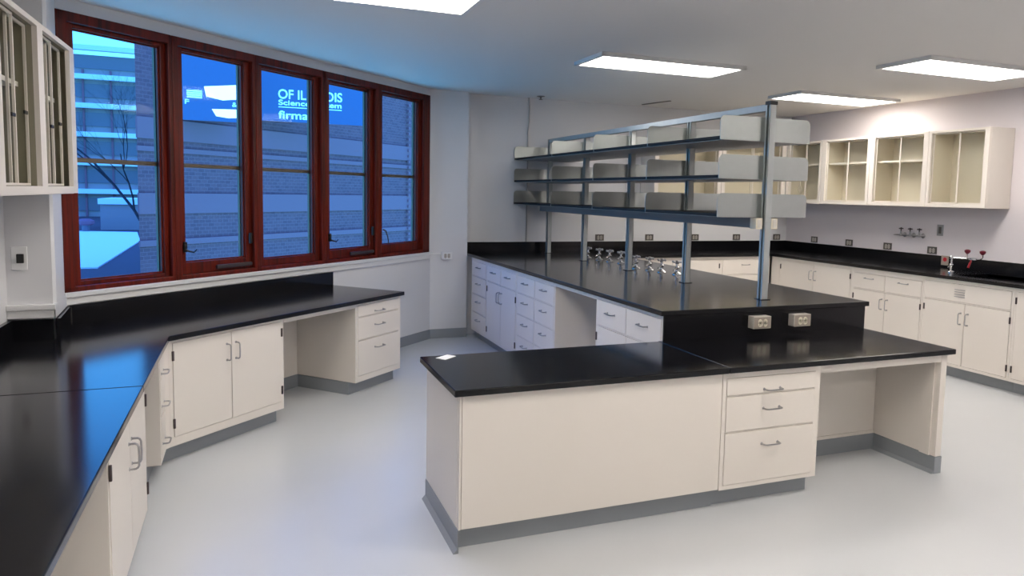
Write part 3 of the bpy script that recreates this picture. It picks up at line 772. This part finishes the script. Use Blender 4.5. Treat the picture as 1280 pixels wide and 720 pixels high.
for k in range(6):
    z = 2.35 + k * 2.45
    MB().box(.2, -.10, z - 1.5, 21.8, 0, z - .35).build('window_band', 'far_glass', t)
    MB().box(-.1, -.6, z, 22.1, 0, z + .42).build('floor_band', 'snow', t)
for k in range(11):
    MB().box(k * 2.1 + .4, -.2, .1, k * 2.1 + .55, 0, 13.0).build('mullion', 'stone', t)
t = thing('roof_vent', 'small round vent standing on the snow outside the leftmost window', 'vent', (-8.9, 50.0, -1.2))
MB().cyl((0, 0, 0), (0, 0, .35), .22).build('pipe', 'far_glass', t)
MB().lathe([(.30, .35), (.46, .45), (.46, .60), (.25, .72), (.0001, .74)]).build('cowl', 'stone', t)
# bare tree
tr = MB()
def branch(p, d, L, r, n):
    pts = [p]; rr = [r]
    for k in range(4):
        d = (d + Vector((random.uniform(-.16, .16), random.uniform(-.16, .16), random.uniform(-.06, .12)))).normalized()
        pts.append(pts[-1] + d * L / 4); rr.append(r * (1 - .45 * (k + 1) / 4))
    tr.tube(pts, rr, 5)
    if n > 0:
        for k in range(3 if n > 2 else 4):
            q = pts[random.choice((2, 3, 4))]
            nd = (d + Vector((random.uniform(-.8, .7), random.uniform(-.6, .6), random.uniform(-.35, .55)))).normalized()
            branch(q, nd, L * random.uniform(.55, .75), r * .5, n - 1)
branch(Vector((-3.0, 30, -1.25)), Vector((-.30, 0, 1)), 4.2, .07, 6)
tag(tr.build('bare_tree', 'bark'), 'bare winter tree seen through the leftmost window', 'tree')

# ------------------------------------------------------------------ sky, camera
wd = bpy.data.worlds.new('sky'); SC.world = wd; wd.use_nodes = True
nt = wd.node_tree; bg = nt.nodes['Background']
tc = nt.nodes.new('ShaderNodeTexCoord'); sx = nt.nodes.new('ShaderNodeSeparateXYZ'); cr = nt.nodes.new('ShaderNodeValToRGB')
nt.links.new(tc.outputs['Generated'], sx.inputs[0]); nt.links.new(sx.outputs['Z'], cr.inputs['Fac']); nt.links.new(cr.outputs['Color'], bg.inputs['Color'])
cr.color_ramp.elements[0].position = 0.0; cr.color_ramp.elements[0].color = (.09, .50, .95, 1)
cr.color_ramp.elements[1].position = .55; cr.color_ramp.elements[1].color = (.045, .21, .95, 1)
bg.inputs['Strength'].default_value = 3.5

cam = bpy.data.cameras.new('camera'); co = bpy.data.objects.new('camera', cam); COL.objects.link(co); SC.camera = co
F, PX, PY, YAW, PITCH, ROLL, CH = 911.2214, 674.1993, 322.4345, -0.38141, -0.08796, 0.02115, 1.5711
fw = Vector((math.sin(-YAW) * math.cos(PITCH), math.cos(YAW) * math.cos(PITCH), math.sin(PITCH)))
rt = Vector((math.cos(YAW), math.sin(YAW), 0)); up = rt.cross(fw)
r2 = rt * math.cos(ROLL) + up * math.sin(ROLL); u2 = -rt * math.sin(ROLL) + up * math.cos(ROLL)
mx = Matrix((r2, u2, -fw)).transposed().to_4x4(); mx.translation = Vector((0, 0, CH))
co.matrix_world = mx
cam.sensor_width = 36; cam.lens = F / 1280 * 36
cam.shift_x = (640 - PX) / 1280; cam.shift_y = (PY - 360) / 1280
cam.clip_start = .02; cam.clip_end = 400
vs = SC.view_settings; vs.view_transform = 'Standard'; vs.look = 'None'; vs.gamma = 1; vs.exposure = 0.0; vs.use_curve_mapping = False
SC.cycles.max_bounces = 8; SC.cycles.diffuse_bounces = 5; SC.cycles.transparent_max_bounces = 16
SC.cycles.sample_clamp_indirect = 6.0
